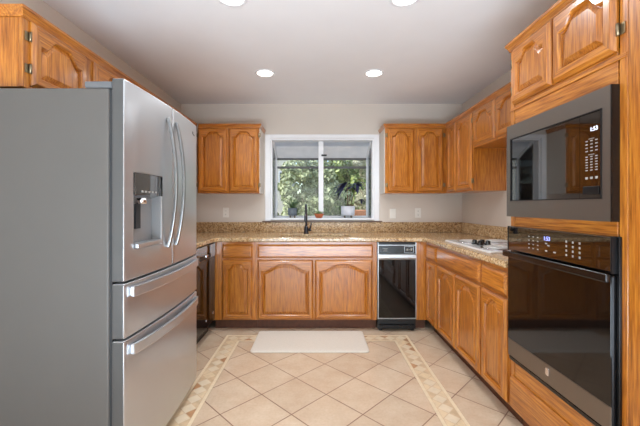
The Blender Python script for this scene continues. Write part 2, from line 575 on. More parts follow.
b = MB(); b.loops([[(-hw + .02, .125, hz - .012), (hw - .02, .125, hz - .012), (hw - .02, .125, hz - .007), (-hw + .02, .125, hz - .007)],
                   [(-hw + .02, YG - .01, zt_front + .010), (hw - .02, YG - .01, zt_front + .010), (hw - .02, YG - .01, zt_front + .015), (-hw + .02, YG - .01, zt_front + .015)]], M['frost'], True, True)
b.build('roof_pane', w1)
MB().box(-hw + .03, mc - .017, YG - .018, YG - .013, .035, zt_front - .115, M['pane']).build('front_pane', w1)
MB().box(mc + .017, hw - .03, YG - .018, YG - .013, .035, zt_front - .115, M['pane']).build('front_pane', w1)
MB().box(-hw + .03, hw - .03, YG - .018, YG - .013, zt_front - .088, zt_front - .004, M['pane']).build('transom_pane', w1)
for x in (-hw + .006, hw - .012):
    b = MB(); b.loops([[(x, .13, .012), (x + .006, .13, .012), (x + .006, .13, hz - .03), (x, .13, hz - .03)],
                       [(x, YG - .03, .012), (x + .006, YG - .03, .012), (x + .006, YG - .03, zt_front), (x, YG - .03, zt_front)]], M['pane'], True, True)
    b.build('side_pane', w1)
MB().box(-hw - .095, hw + .095, -.034, -.0005, -.029, -.0145, M['sillstone']).build('window_sill', w1, .003)

# ------------------------------------------------------------------ oak cabinet doors
def arch_loop(x0, x1, z0, zs, rise, d, y, na=22):
    """opening outline inset by d: bottom left, bottom right, shoulder right ... shoulder left (counter-clockwise from the front)"""
    a, c = x0 + d, x1 - d
    L = [(a, y, z0 + d), (c, y, z0 + d)]
    xc = (x0 + x1) / 2; h = (x1 - x0) / 2; wide = x1 - x0
    for i in range(na + 1):
        x = c + (a - c) * i / na
        s = abs(x - xc) / h
        if wide < .34: t = min(1.0, max(0.0, s - .30) / .54)
        else: t = min(1.0, s / .96) ** 1.3
        r = rise * (0.5 * (1 + math.cos(math.pi * t)))
        L.append((x, y, zs + r - d))
    return L

def cab_door(parent, x0, x1, z0, z1, arch=True, hinge=None, y=0.0, st=.047):
    """raised panel door lying on the face frame plane y, front towards -y"""
    T = .023
    na = 22
    w_ = x1 - x0
    rise = min(.068, w_ * .17) if arch else 0.0
    ox0, ox1, oz0 = x0 + st, x1 - st, z0 + st
    ozs = z1 - st * .9 - rise
    def outer(d, yy):
        L = [(x0 + d, yy, z0 + d), (x1 - d, yy, z0 + d)]
        for i in range(na + 1):
            L.append((x1 - d + (x0 - x1 + 2 * d) * i / na, yy, z1 - d))
        return L
    mats = [M['oak_h']] + [M['oak_v']] + [M['oak_h']] * na + [M['oak_v']]
    b = MB()
    b.loops([outer(0.001, y - .0005), outer(0, y - .009), outer(.002, y - .0105), outer(.0125, y - T + .001), outer(.0155, y - T),
             arch_loop(ox0, ox1, oz0, ozs, rise, -.006, y - T), arch_loop(ox0, ox1, oz0, ozs, rise, 0, y - T + .005),
             arch_loop(ox0, ox1, oz0, ozs, rise, .004, y - T + .0175)], M['oak_v'], True, False, True, False, mats)
    o = b.build('door', parent)
    b = MB()
    k = min(.024, (ox1 - ox0) * .13)
    b.loops([arch_loop(ox0, ox1, oz0, ozs, rise, .002, y - .003), arch_loop(ox0, ox1, oz0, ozs, rise, .002, y - T + .0165),
             arch_loop(ox0, ox1, oz0, ozs, rise, .006, y - T + .0165), arch_loop(ox0, ox1, oz0, ozs, rise * .97, .006 + k, y - T + .0055),
             arch_loop(ox0, ox1, oz0, ozs, rise * .97, .008 + k, y - T + .005)], M['oak_v'], True, True)
    b.build('raised_panel', o)
    if hinge:
        hx = x0 - .006 if hinge == 'l' else x1 + .006
        for zz in (z0 + .075, z1 - .075):
            h = MB()
            h.tube([(hx, y - .011, zz - .022), (hx, y - .011, zz + .022)], .0055, M['hinge'], 8)
            sx = -1 if hinge == 'l' else 1
            h.box(min(hx, hx + sx * .020), max(hx, hx + sx * .020), y - .004, y - .0005, zz - .020, zz + .020, M['hinge'])
            h.build('hinge', o)
    return o

def drawer_front(parent, x0, x1, z0, z1, name='drawer', y=0.0):
    T = .022
    def r(d, yy): return [(x0 + d, yy, z0 + d), (x1 - d, yy, z0 + d), (x1 - d, yy, z1 - d), (x0 + d, yy, z1 - d)]
    b = MB()
    b.loops([r(.001, y - .0005), r(0, y - .008), r(.002, y - .0095), r(.0135, y - T + .001), r(.0165, y - T)], M['oak_h'], True, True)
    return b.build(name, parent)

def face_frame(parent, w_, z0, z1, stiles, rails, sw=.038, y0=0.0, y1=.020):
    """stiles: x centres incl. ends given as (x0,x1); rails: (x0,x1,z0,z1)"""
    b = MB()
    for x0, x1 in stiles: b.box(x0, x1, y0, y1, z0, z1, M['oak_v'])
    for x0, x1, a, c in rails: b.box(x0, x1, y0 + .0004, y1, a, c, M['oak_h'])
    return b.build('face_frame', parent, .0012, 1)

def crown(parent, w_, d, zb, left=False, right=False, h=.046, out=.022, x0=0.0, lcut=0.0, rcut=0.0):
    prof = [(0.001, 0), (.006, 0), (.007, .008), (.010, .012), (.012, .020), (.017, .027), (.019, .030), (out, .033), (out, h), (0.001, h)]
    b = MB()
    rows = []
    for o, z in prof:
        P = []
        if left: P += [(x0 - o, d, zb + z), (x0 - o, -o, zb + z)]
        else: P += [(x0 + lcut * o, -o, zb + z)]
        if right: P += [(w_ + o, -o, zb + z), (w_ + o, d, zb + z)]
        else: P += [(w_ - rcut * o, -o, zb + z)]
        rows.append(P)
    k = len(rows[0])
    # loops across the section at each path point
    L = [[rows[i][j] for i in range(len(prof))] for j in range(k)]
    b.loops(L, M['oak_h'], True, True)
    return b.build('crown_molding', parent)

def carcass(parent, w_, d, z0, z1, hollow=False, y0=.020, name='body'):
    b = MB()
    if not hollow:
        b.box(0, w_, y0, d, z0, z1, M['oak_v'])
    else:
        b.box(0, .018, y0, d, z0, z1, M['oak_v']).box(w_ - .018, w_, y0, d, z0, z1, M['oak_v'])
        b.box(.018, w_ - .018, d - .012, d, z0, z1, M['oak_v']).box(.018, w_ - .018, y0, d - .012, z0, z0 + .018, M['oak_v'])
    return b.build(name, parent)

# ---- upper cabinets
UZ0, UZ1, UD = 1.365, 2.092, .30
def upper(label, loc, rot, w_, z0, z1, doors, d=UD, cl=False, cr=False, endp=None, lcut=0, rcut=0, dz=(.016, .010), group=None):
    t = thing('wall_cabinet', label, 'cabinet', (loc[0], loc[1], z0), rot, group)
    H = z1 - z0
    carcass(t, w_, d, 0, H)
    edges = sorted([x for dd in doors for x in dd[:2]])
    stiles = []
    xs = [0] + [x for dd in doors for x in dd[:2]] + [w_]
    for i in range(0, len(xs), 2):
        a, c = xs[i], xs[i + 1]
        stiles.append((max(0, a - .010 if i else 0), min(w_, c + .010 if i + 1 < len(xs) - 1 else w_)))
    rails = []
    for i in range(len(stiles) - 1):
        rails += [(stiles[i][1], stiles[i + 1][0], 0, .040), (stiles[i][1], stiles[i + 1][0], H - .040, H)]
    face_frame(t, w_, 0, H, stiles, rails)
    for dd in doors:
        cab_door(t, dd[0], dd[1], dz[0], H - dz[1], True, dd[2])
    crown(t, w_, d, H - .008, cl, cr, lcut=lcut, rcut=rcut)
    if endp == 'r': MB().box(w_, w_ + .005, .004, d, 0, H - .010, M['endpanel']).build('end_panel', t)
    if endp == 'l': MB().box(-.005, 0, .004, d, 0, H - .010, M['endpanel']).build('end_panel', t)
    return t

# back wall, left of the window
upper('two-door oak wall cabinet on the back wall left of the window', (-1.318, YB - UD - .001), 0, .683, UZ0, UZ1,
      [(.012, .329, 'l'), (.347, .671, 'r')], cr=True, endp='r', lcut=1)
# back wall, right of the window
upper('two-door oak wall cabinet on the back wall right of the window', (.751, YB - UD - .001), 0, .683, UZ0, UZ1,
      [(.028, .318, 'l'), (.348, .640, 'r')], cl=True, endp='l', rcut=1)
# right wall: corner, above the cooktop
XU = XR - UD - .001
upper('narrow-door oak wall cabinet in the right corner, reaching down beside the cooktop wall', (XU, YB - UD - .001), -90, .640, UZ0, UZ1,
      [(.055, .270, 'l'), (.300, .625, 'r')], lcut=1)
upper('short oak wall cabinet high above the cooktop', (XU, YB - UD - .642), -90, 1.175, 1.752, UZ1,
      [(.012, .385, 'l'), (.400, .775, 'l'), (.790, 1.163, 'r')])
# left wall: above the fridge, and on to the corner
XUL = XL + UD - .012
upper('oak wall cabinet above the fridge, its hinged door showing over the fridge top', (XUL, 1.52), 90, .93, 1.768, UZ1,
      [(.036, .400, 'l'), (.470, .880, 'r')], d=UD - .014, cl=True)
upper('oak wall cabinet on the left wall beyond the fridge, in the back left corner', (XUL, 2.452), 90, 1.246, UZ0, UZ1,
      [(.03, .60, 'l'), (.62, 1.19, 'r')], d=UD - .014, rcut=1)

# ---- base cabinets
BD, CT = .70, .874           # depth, underside of the worktop
def base(label, loc, rot, w_, d, cols, hollow=False, toe=.065, name='base_cabinet', endl=0.010, endr=0.010, body_w=None):
    """cols: (x0, x1, [(kind, z0, z1)...])"""
    t = thing(name, label, 'cabinet', (loc[0], loc[1], 0), rot)
    carcass(t, w_, d, .102, CT - .002, hollow)
    xs = []
    stl = [0]
    for x0, x1, _, _2 in [(c[0], c[1], 0, 0) for c in cols]: xs += [x0, x1]
    ed = [0] + xs + [w_]
    stiles = []
    for i in range(0, len(ed), 2):
        stiles.append((max(0, ed[i] - .010) if i else 0, min(w_, ed[i + 1] + .010) if i + 1 < len(ed) - 1 else w_))
    rails = []
    for i in range(len(stiles) - 1):
        a, c = stiles[i][1], stiles[i + 1][0]
        rails += [(a, c, .102, .130), (a, c, .685, .730), (a, c, .838, CT - .002)]
    face_frame(t, w_, .102, CT - .002, stiles, rails)
    for x0, x1, items in cols:
        dd = [i for i in items if i[0] == 'door' and len(i) > 3]
        if len(dd) == 2:
            MB().box(dd[0][4] - .012, dd[1][3] + .012, .0006, .0195, .130, .685, M['oak_v']).build('center_stile', t, .001, 1)
        for it in items:
            if it[0] == 'drawer': drawer_front(t, x0, x1, it[1], it[2])
            elif it[0] == 'front':
                drawer_front(t, x0, x1, it[1], it[2], 'false_front')
            else:
                cab_door(t, it[3] if len(it) > 3 else x0, it[4] if len(it) > 4 else x1, it[1], it[2], True, None)
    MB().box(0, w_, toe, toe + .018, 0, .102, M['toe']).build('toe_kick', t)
    return t
YFACE = YB - BD              # 3.30
DZ = (.112, .695); RZ = (.716, .846)
# back run
base('narrow oak base cabinet in the back left corner beside the dishwasher', (-1.020, YFACE), 0, .423, BD - .002,
     [(.090, .385, [('drawer',) + RZ, ('door',) + DZ])])
base('wide two-door oak sink base cabinet under the window', (-.596, YFACE), 0, 1.186, BD - .002,
     [(.012, 1.146, [('front',) + RZ, ('door',) + DZ + (.012, .558), ('door',) + DZ + (.576, 1.140)])], hollow=True)
# filler panel in the corner right of the compactor
t = thing('corner_filler', 'plain oak filler panel right of the trash compactor', 'cabinet panel', (.978, YFACE, 0))
MB().box(0, .106, 0, .020, .102, CT - .002, M['oak_v']).build('panel', t, .0015)
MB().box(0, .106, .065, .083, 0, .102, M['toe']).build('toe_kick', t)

# right run (faces the room)
XF = 1.085
RD = XR - XF - .001
base('narrow oak base cabinet in the right corner, one drawer over one door', (XF, YFACE), -90, .303, RD,
     [(.030, .285, [('drawer',) + RZ, ('door',) + DZ])])
base('wide oak base cabinet under the cooktop with one long false drawer front', (XF, YFACE - .304), -90, .800, RD,
     [(.012, .788, [('front',) + RZ, ('door',) + DZ + (.012, .392), ('door',) + DZ + (.408, .788)])])
base('oak drawer-over-door base cabinet between cooktop cabinet and oven tower', (XF, YFACE - 1.105), -90, .312, RD,
     [(.014, .298, [('drawer',) + RZ, ('door',) + DZ])])
# left run: hidden little cabinet between fridge and dishwasher
XFL = -1.020
base('small oak base cabinet between the fridge and the dishwasher', (XFL, 2.345), 90, .335, -XL + XFL - .001,
     [(.020, .315, [('drawer',) + RZ, ('door',) + DZ])])

# ------------------------------------------------------------------ worktop with sink cut-out
def slab(outer, holes, z0, z1, m):
    bm = bmesh.new()
    def ring(P):
        vs = [bm.verts.new((x, y, z1)) for x, y in P]
        return [bm.edges.new((vs[i], vs[(i + 1) % len(vs)])) for i in range(len(vs))]
    es = ring(outer)
    for h in holes: es += ring(h)
    bmesh.ops.triangle_fill(bm, use_beauty=True, edges=es, normal=(0, 0, 1))
    r = bmesh.ops.extrude_face_region(bm, geom=bm.faces[:])
    vs = [v for v in r['geom'] if isinstance(v, bmesh.types.BMVert)]
    bmesh.ops.translate(bm, vec=(0, 0, z0 - z1), verts=vs)
    bmesh.ops.recalc_face_normals(bm, faces=bm.faces)
    me = bpy.data.meshes.new('slab'); bm.to_mesh(me); bm.free()
    me.materials.append(m)
    return me
def fillet(cx, cy, r, a0, a1, n=6):
    return [(cx + r * math.cos(math.radians(a0 + (a1 - a0) * i / n)), cy + r * math.sin(math.radians(a0 + (a1 - a0) * i / n))) for i in range(n + 1)]
EX, EXL, EY = 1.055, -.990, 3.270
g = .0015
r = .07
outer = [(XL + g, 2.335), (EXL, 2.335)] + fillet(EXL + r, EY - r, r, 180, 90) + fillet(EX - r, EY - r, r, 90, 0) + \
        [(EX, 1.885), (XR - g, 1.885), (XR - g, YB - g), (XL + g, YB - g)]
SX0, SX1, SY0, SY1 = -.385, .350, 3.350, 3.690
hole = fillet(SX0 + .05, SY0 + .05, .05, 180, 270, 4) + fillet(SX1 - .05, SY0 + .05, .05, 270, 360, 4) + \
       fillet(SX1 - .05, SY1 - .05, .05, 0, 90, 4) + fillet(SX0 + .05, SY1 - .05, .05, 90, 180, 4)
ct = thing('countertop', 'speckled tan granite U-shaped worktop with low matching backsplash', 'countertop', (0, 0, CT))
me = slab(outer, [hole], CT - CT, .040, M['granite'])
o = bpy.data.objects.new('worktop', me); COL.objects.link(o); o.parent = ct
bv = o.modifiers.new('bevel', 'BEVEL'); bv.width = .011; bv.segments = 3; bv.limit_method = 'ANGLE'; bv.angle_limit = math.radians(50)
b = MB()
zb0, zb1 = .0405, .0405 + .118
b.box(XL + .022, XR - .022, YB - .021, YB - g, zb0, zb1, M['granite'])
b.box(XL + g, XL + .022, 2.335, YB - g, zb0, zb1, M['granite'])
b.box(XR - .022, XR - g, 1.885, YB - g, zb0, zb1, M['granite'])
b.build('backsplash', ct, .003)

# sink
t = thing('sink', 'stainless undermount sink in the worktop under the window', 'sink', ((SX0 + SX1) / 2, (SY0 + SY1) / 2, CT))
a, c = (SX1 - SX0) / 2, (SY1 - SY0) / 2
def rr(hx, hy, r_, z, n=5):
    L = []
    for sx, sy, a0 in ((-1, -1, 180), (1, -1, 270), (1, 1, 0), (-1, 1, 90)):
        for i in range(n + 1):
            th = math.radians(a0 + 90 * i / n)
            L.append((sx * (hx - r_) + r_ * math.cos(th), sy * (hy - r_) + r_ * math.sin(th), z))
    return L
b = MB()
b.loops([rr(a + .018, c + .018, .06, -.004), rr(a + .018, c + .018, .06, -.0015), rr(a + .001, c + .001, .05, -.0015), rr(a - .004, c - .004, .05, -.15), rr(a - .03, c - .03, .05, -.19)],
        M['steel'], False, True, True, True)
b.build('basin', t)
MB().lathe([(.045, -.188), (.045, -.184), (.03, -.184), (.02, -.187)], (0, .03, 0), M['chrome']).build('drain', t)

# faucet
t = thing('faucet', 'dark gunmetal single-lever faucet behind the sink', 'faucet', (-.121, 3.775, CT + .040))
b = MB()
b.lathe([(.030, .0005), (.030, .006), (.026, .012), (.024, .060), (.021, .075), (.018, .085)], (0, 0, 0), M['faucet'])
b.build('base', t)
pts = [(0, 0, .08), (0, 0, .16), (0, 0, .245)]
for i in range(1, 10):
    th = math.pi * i / 10
    pts.append((0, -.075 + .075 * math.cos(th), .245 + .075 * math.sin(th)))
pts += [(0, -.15, .235), (0, -.15, .215)]
MB().tube(pts, .0125, M['faucet'], 14).build('spout', t)
MB().tube([(0, -.15, .225), (0, -.15, .20), (0, -.15, .150), (0, -.15, .142)], [.014, .017, .019, .016], M['faucet'], 16).build('spray_head', t)
b = MB()
b.tube([(.018, 0, .045), (.048, 0, .045), (.056, 0, .045)], [.017, .017, .014], M['faucet'], 14)
b.tube([(.044, 0, .050), (.050, -.004, .085), (.056, -.010, .125)], [.008, .007, .006], M['faucet'], 10)
b.build('lever', t)

# ------------------------------------------------------------------ fridge
t = thing('refrigerator', 'stainless french-door refrigerator with grey side and two bottom drawers', 'refrigerator', (-.820, 1.42, 0), 90)
FW = .865
def bow(x): return -.022 * (1 - ((x - FW / 2) / (FW / 2)) ** 2)
b = MB()
b.box(.004, FW - .004, .065, .780, .035, 1.728, M['fridge_side'])
b.build('case', t, .008, 3)
b = MB(); b.box(.010, FW - .010, .053, .0645, .05, 1.722, M['gasket']); b.build('gasket', t)
b = MB()
b.box(.02, FW - .02, .055, .10, .005, .034, M['blackmatte'])
b.build('base_grille', t)
for x in (.05, FW - .09):
    for y in (.10, .68): MB().box(x, x + .04, y, y + .04, 0, .0345, M['blackmatte']).build('foot', t)
for x0, x1 in ((.004, .12), (FW - .12, FW - .004)):
    b = MB(); b.box(x0, x1, .053, .17, 1.7285, 1.757, M['greyplastic']); b.build('hinge_cover', t, .006)
def front_slab(name, xs, zs, holes=(), yb=.052, mat=None):
    """bowed slab; grid cells whose index pair is in holes are open"""
    b = MB()
    nx, nz = len(xs), len(zs)
    for z in zs:
        for x in xs: b.v.append((x, bow(x), z))
    n1 = len(b.v)
    for z in zs:
        for x in xs: b.v.append((x, yb, z))
    I = lambda i, j: j * nx + i
    for j in range(nz - 1):
        for i in range(nx - 1):
            if (i, j) in holes: continue
            b.face([I(i, j), I(i + 1, j), I(i + 1, j + 1), I(i, j + 1)], mat, True)
            b.face([n1 + I(i, j + 1), n1 + I(i + 1, j + 1), n1 + I(i + 1, j), n1 + I(i, j)], mat)
            for di, dj, p, q in ((-1, 0, (i, j), (i, j + 1)), (1, 0, (i + 1, j), (i + 1, j + 1)), (0, -1, (i, j), (i + 1, j)), (0, 1, (i, j + 1), (i + 1, j + 1))):
                ii, jj = i + di, j + dj
                if not (0 <= ii < nx - 1 and 0 <= jj < nz - 1) or (ii, jj) in holes:
                    b.face([I(*p), I(*q), n1 + I(*q), n1 + I(*p)], M['door_side'] if di and not 0 <= ii < nx - 1 else mat)
    # merge duplicates happens naturally: vertices are shared
    o = b.build(name, t, .006, 3)
    return o
def span(a, c, n): return [a + (c - a) * i / n for i in range(n + 1)]
HX0, HX1, HZ0, HZ1 = .070, .306, 1.035, 1.374
xs = [.002] + span(.03, HX0, 2)[:-1] + span(HX0, HX1, 6) + span(HX1, FW / 2 - .003, 4)[1:]
ia, ic = xs.index(HX0), xs.index(HX1)
zs = [.901, HZ0, HZ1, 1.768]
dl = front_slab('freshfood_door', xs, zs, [(i, 1) for i in range(ia, ic)], mat=M['steel_v'])
dr = front_slab('freshfood_door', span(FW / 2 + .003, FW - .002, 12), [.901, 1.768], mat=M['steel_v'])
d1_ = front_slab('deli_drawer', span(.002, FW - .002, 24), [.657, .892], mat=M['steel'])
d2_ = front_slab('freezer_drawer', span(.002, FW - .002, 24), [.060, .648], mat=M['steel'])
# ice and water dispenser in the near door
b = MB()
yb = .030
b.box(HX0 + .001, HX1 - .001, yb, yb + .012, HZ0 + .001, HZ1 - .001, M['recess'])
b.box(HX0 + .001, HX0 + .006, bow(HX0) + .004, yb, HZ0 + .001, HZ1 - .001, M['greyplastic'])
b.box(HX1 - .006, HX1 - .001, bow(HX1) + .004, yb, HZ0 + .001, HZ1 - .001, M['recess'])
b.build('dispenser_recess', dl)
b = MB()
b.loops([[(x, bow(x) - .004, z) for x, z in ((HX0, 1.275), (HX1, 1.275), (HX1, HZ1), (HX0, HZ1))],
         [(x, bow(x) + .012, z) for x, z in ((HX0, 1.275), (HX1, 1.275), (HX1, HZ1), (HX0, HZ1))],
         [(x, yb - .001, z) for x, z in ((HX0 + .007, 1.262), (HX1 - .007, 1.262), (HX1 - .007, HZ1 - .01), (HX0 + .007, HZ1 - .01))]], M['blackglass'], True, True)
b.build('dispenser_display', dl)
b = MB()
for i in range(5):
    x = HX0 + .055 + i * .028
    y = bow(x) - .006
    b.box(x - .006, x + .006, y - .0005, y + .003, 1.288, 1.296, M['print'])
b.build('display_buttons', dl)
b = MB(); b.lathe([(.022, 1.235), (.022, 1.262)], (HX0 + .07, -.004, 0), M['chrome'], 18)
b.box(HX0 + .05, HX0 + .09, .012, .024, 1.12, 1.235, M['gasket']); b.build('dispenser_paddle', dl)
b = MB(); b.box(HX0 + .007, HX1 - .007, bow(.2) - .006, yb - .001, HZ0 + .001, HZ0 + .020, M['steel']); b.build('drip_tray', dl, .002)
# door handles, bowed outwards
for x, dd in ((FW / 2 - .066, dl), (FW / 2 + .036, dr)):
    P = []
    y0 = bow(x)
    for i in range(25):
        s = i / 24
        P.append((x, y0 - .004 - .045 * math.sin(math.pi * s) ** .8, 1.005 + .690 * s))
    b = MB(); b.bar(P, .0115, .008, (1, 0, 0), M['handle'], False)
    b.build('handle', dd, .004, 2)
# drawer handles: broad bowed bars
for z, dd in ((.852, d1_), (.600, d2_)):
    P = []
    for i in range(29):
        x = .040 + (FW - .08) * i / 28
        P.append((x, bow(x) - .012 - .020 * math.sin(math.pi * i / 28) ** .6, z))
    b = MB(); b.bar(P, .023, .008, (0, 0, 1), M['steel'], False)
    for x in (.048, FW - .048):
        b.box(x - .008, x + .008, bow(x) - .014, bow(x) - .0005, z - .020, z + .020, M['steel'])
    b.build('handle', dd, .003, 2)
# small maker's badge high on the far door
b = MB()
bx = FW - .085; by = bow(bx) - .0012
b.bar([(bx - .026, bow(bx - .026) - .0008, 1.700), (bx, by, 1.693), (bx + .022, bow(bx + .022) - .0008, 1.690)], .0035, .0006, (0, 0, 1), M['slot'])
b.bar([(bx - .020, bow(bx - .020) - .0008, 1.709), (bx - .004, by, 1.705)], .0022, .0006, (0, 0, 1), M['slot'])
b.build('badge', dr)

# ------------------------------------------------------------------ dishwasher (left run)
t = thing('dishwasher', 'black dishwasher under the left worktop beside the fridge', 'dishwasher', (XFL, 2.685, 0), 90)
DW = .600
MB().box(.004, DW - .004, .012, .565, .10, CT - .004, M['blackmatte']).build('body', t)
b = MB(); b.box(.004, DW - .004, -.022, .011, .115, .735, M['ovenglass']); b.build('door', t, .005)
b = MB(); b.box(.004, DW - .004, -.026, .011, .738, CT - .006, M['blackglass']); o = b.build('control_panel', t, .004)
b = MB(); b.box(.16, .44, -.030, -.0262, .748, .785, M['blackmatte'])
b.build('pull_handle', o, .002)
b = MB()
for i in range(7): b.box(.09 + i * .035, .105 + i * .035, -.0268, -.0262, .815, .819, M['print'])
b.build('button_marks', o)
b = MB(); b.box(.285, .345, -.036, -.0303, .765, .785, M['chrome']); b.build('latch', o, .002)
b = MB(); b.box(.004, DW - .004, .045, .060, .0, .099, M['black'])
b.build('toe_panel', t)
for x, z in ((.337, .188), (.525, .204)):
    b = MB(); b.tube([(x, -.0222, z), (x, -.027, z)], .012, M['chrome'], 12); b.build('clip', t)

# ------------------------------------------------------------------ trash compactor (back run)
t = thing('trash_compactor', 'black trash compactor with steel trim under the back worktop', 'trash compactor', (.593, YFACE, 0))
CW = .382
MB().box(.004, CW - .004, .012, .60, .10, CT - .004, M['blackmatte']).build('body', t)
b = MB()
b.box(.002, .010, -.024, .011, .120, CT - .006, M['steel_v']).box(CW - .010, CW - .002, -.024, .011, .120, CT - .006, M['steel_v'])
b.box(.010, CW - .010, -.022, .011, .845, CT - .006, M['slatedark']).box(.010, CW - .010, -.024, .011, .838, .845, M['steel'])
b.box(.010, CW - .010, -.024, .011, .120, .128, M['steel'])
b.build('trim_frame', t, .001)
b = MB(); b.box(.010, CW - .010, -.020, .011, .760, .838, M['black']); cp = b.build('control_panel', t)
b = MB()
x0, x1, z0, z1 = .262, .352, .766, .832
for q in ((x0, x1, z0, z0 + .003), (x0, x1, z1 - .003, z1), (x0, x0 + .003, z0, z1), (x1 - .003, x1, z0, z1)):
    b.box(q[0], q[1], -.0225, -.0202, q[2], q[3], M['steel'])
b.build('switch_bezel', cp)
b = MB()
b.box(.283, .300, -.0215, -.0202, .788, .808, M['print']).box(.306, .318, -.0215, -.0202, .793, .800, M['print']).box(.323, .338, -.0215, -.0202, .788, .810, M['print'])
b.build('switch', cp)
b = MB()
for i, q in enumerate((.050, .030, .040)): b.box(.075 - q / 2, .075 + q / 2, -.0207, -.0202, .806 - i * .012, .809 - i * .012, M['slate'])
b.build('panel_marks', cp)
b = MB()
b.loops([[(.010, -.018, z) for z in (0,)] * 0 or [(.010, -.020, .757), (.010, -.034, .748), (.010, -.034, .718), (.010, -.020, .700), (.010, .010, .700), (.010, .010, .757)],
         [(CW - .010, -.020, .757), (CW - .010, -.034, .748), (CW - .010, -.034, .718), (CW - .010, -.020, .700), (CW - .010, .010, .700), (CW - .010, .010, .757)]], M['steel'], True, True)
b.build('pull_handle', t)
MB().box(.011, CW - .011, -.019, .011, .130, .698, M['ovenglass']).build('drawer_panel', t)
b = MB(); b.box(.004, CW - .004, -.004, .05, .018, .112, M['blackmatte']).box(.02, .05, .0, .04, 0, .018, M['blackmatte']).box(CW - .05, CW - .02, .0, .04, 0, .018, M['blackmatte'])
b.build('base', t, .002)
b = MB(); b.box(.02, CW - .02, -.040, -.0045, .048, .064, M['slatedark']); b.build('foot_pedal', t, .004)

# ------------------------------------------------------------------ oven tower
TX, TY, TW, TD = 1.085, 1.875, .706, XR - 1.085 - .001
TH = 2.092
tw = thing('oven_cabinet', 'tall oak cabinet housing the microwave and wall oven', 'cabinet', (TX, TY, 0), -90)
b = MB()
b.box(0, .018, .020, TD, .102, TH, M['oak_v']).box(TW - .018, TW, .020, TD, .102, TH, M['oak_v']).box(.018, TW - .018, TD - .012, TD, .102, TH, M['oak_v'])
for z in (.102, .345, 1.125, 1.690, TH - .018): b.box(.018, TW - .018, .020, TD - .012, z, z + .018, M['oak_y'])
b.build('body', tw)
face_frame(tw, TW, .102, TH, [(0, .032), (TW - .032, TW)],
           [(.040, TW - .040, .102, .125), (.040, TW - .040, .285, .400), (.040, TW - .040, 1.100, 1.195), (.040, TW - .040, 1.640, 1.795), (.040, TW - .040, TH - .04, TH)])
face = MB().box(TW / 2 - .02, TW / 2 + .02, .0006, .02, 1.795, TH - .04, M['oak_v']).build('center_stile', tw)
b = MB(); b.box(.0, TW, -.005, -.0005, 1.748, 1.766, M['oak_h']); b.build('ledge_molding', tw, .003)
cab_door(tw, .036, .337, 1.780, TH - .012, True, 'l')
cab_door(tw, .354, .672, 1.780, TH - .012, True, 'r')
drawer_front(tw, .016, TW - .040, .112, .290)
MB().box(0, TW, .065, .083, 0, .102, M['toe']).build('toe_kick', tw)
crown(tw, TW, TD, TH - .008, True, False)

# pantry nearer the camera
pt = thing('pantry_cabinet', 'tall oak pantry cabinet at the right edge, nearer than the oven', 'cabinet', (TX, TY - TW - .002, 0), -90)
PW = .70
MB().box(0, PW, .020, TD, .102, TH, M['oak_v']).build('body', pt)
face_frame(pt, PW, .102, TH, [(0, .060), (PW - .060, PW)], [(.06, PW - .06, .102, .13), (.06, PW - .06, 1.33, 1.38), (.06, PW - .06, TH - .04, TH)])
cab_door(pt, .075, PW - .05, .112, 1.335, True, 'r')
cab_door(pt, .075, PW - .05, 1.372, TH - .012, True, 'r')
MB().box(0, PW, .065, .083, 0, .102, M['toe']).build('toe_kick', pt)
crown(pt, PW, TD, TH - .008, False, True)

# ---- wall oven
ov = thing('wall_oven', 'black built-in wall oven below the microwave', 'oven', (TX, TY, .384), -90)
OX0, OX1 = .020, .676
MB().box(.045, TW - .045, .0225, .56, -.016, .712, M['blackmatte']).build('case', ov)
b = MB(); b.box(OX0 - .004, OX1 + .010, -.012, -.0008, 0, .731, M['black']); b.build('trim_frame', ov, .002)
b = MB(); b.box(OX0 + .006, OX1 - .006, -.028, -.0125, .600, .730, M['blackglass']); cp = b.build('control_panel', ov, .003)
MB().box(OX0, OX0 + .0055, -.030, -.0125, .598, .731, M['slatedark']).build('panel_end_cap', ov)
MB().box(OX1 - .0055, OX1, -.030, -.0125, .598, .731, M['slatedark']).build('panel_end_cap', ov)
yy = -.0285
b = MB()
for i in range(3):
    for j in range(4):
        b.box(.205 + i * .033 - .005, .205 + i * .033 + .005, yy - .0004, yy + .0006, .690 - j * .019 - .0025, .690 - j * .019 + .0025, M['print'])
for i in range(3):
    for j in range(4):
        b.box(.455 + i * .036 - .004, .455 + i * .036 + .004, yy - .0004, yy + .0006, .690 - j * .019 - .0045, .690 - j * .019 + .0045, M['print'])
for x, z in ((.330, .668), (.345, .660), (.330, .634), (.385, .634)):
    b.box(x - .007, x + .007, yy - .0004, yy + .0006, z - .003, z + .003, M['print'])
b.build('button_marks', cp)
text_mesh('clock_display', '1:53', .026, M['disp_blue'], cp, (.335, yy - .0006, .690), (math.pi / 2, 0, 0))
b = MB(); b.box(OX0 + .002, OX1 - .002, -.026, -.0125, .022, .588, M['slatedark']); od = b.build('door', ov, .004)
b = MB(); b.box(OX0 + .004, OX1 - .004, -.0300, -.0262, .118, .586, M['ovenglass']); b.build('door_glass', od, .0015)
b = MB(); b.box(OX0 + .004, OX1 - .004, -.0295, -.0262, .026, .116, M['bronze']); b.build('lower_band', od, .0015)
b = MB(); b.loops([rr(.011, .017, .005, 0), rr(.011, .017, .005, .0025), rr(.009, .015, .004, .0035)], M['chrome'], True, True)
o = b.build('emblem', od); o.rotation_euler = (math.pi / 2, 0, 0); o.location = (.340, -.0294, .082)
b = MB()
b.bar([(OX0 + .002, -.053, .583), (OX1 + .012, -.053, .583)], .016, .008, (0, 0, 1), M['black'])
for x in (OX0 + .030, OX1 - .030):
    b.box(x - .012, x + .012, -.047, -.0302, .570, .586, M['black'])
b.build('handle', od, .005, 3)
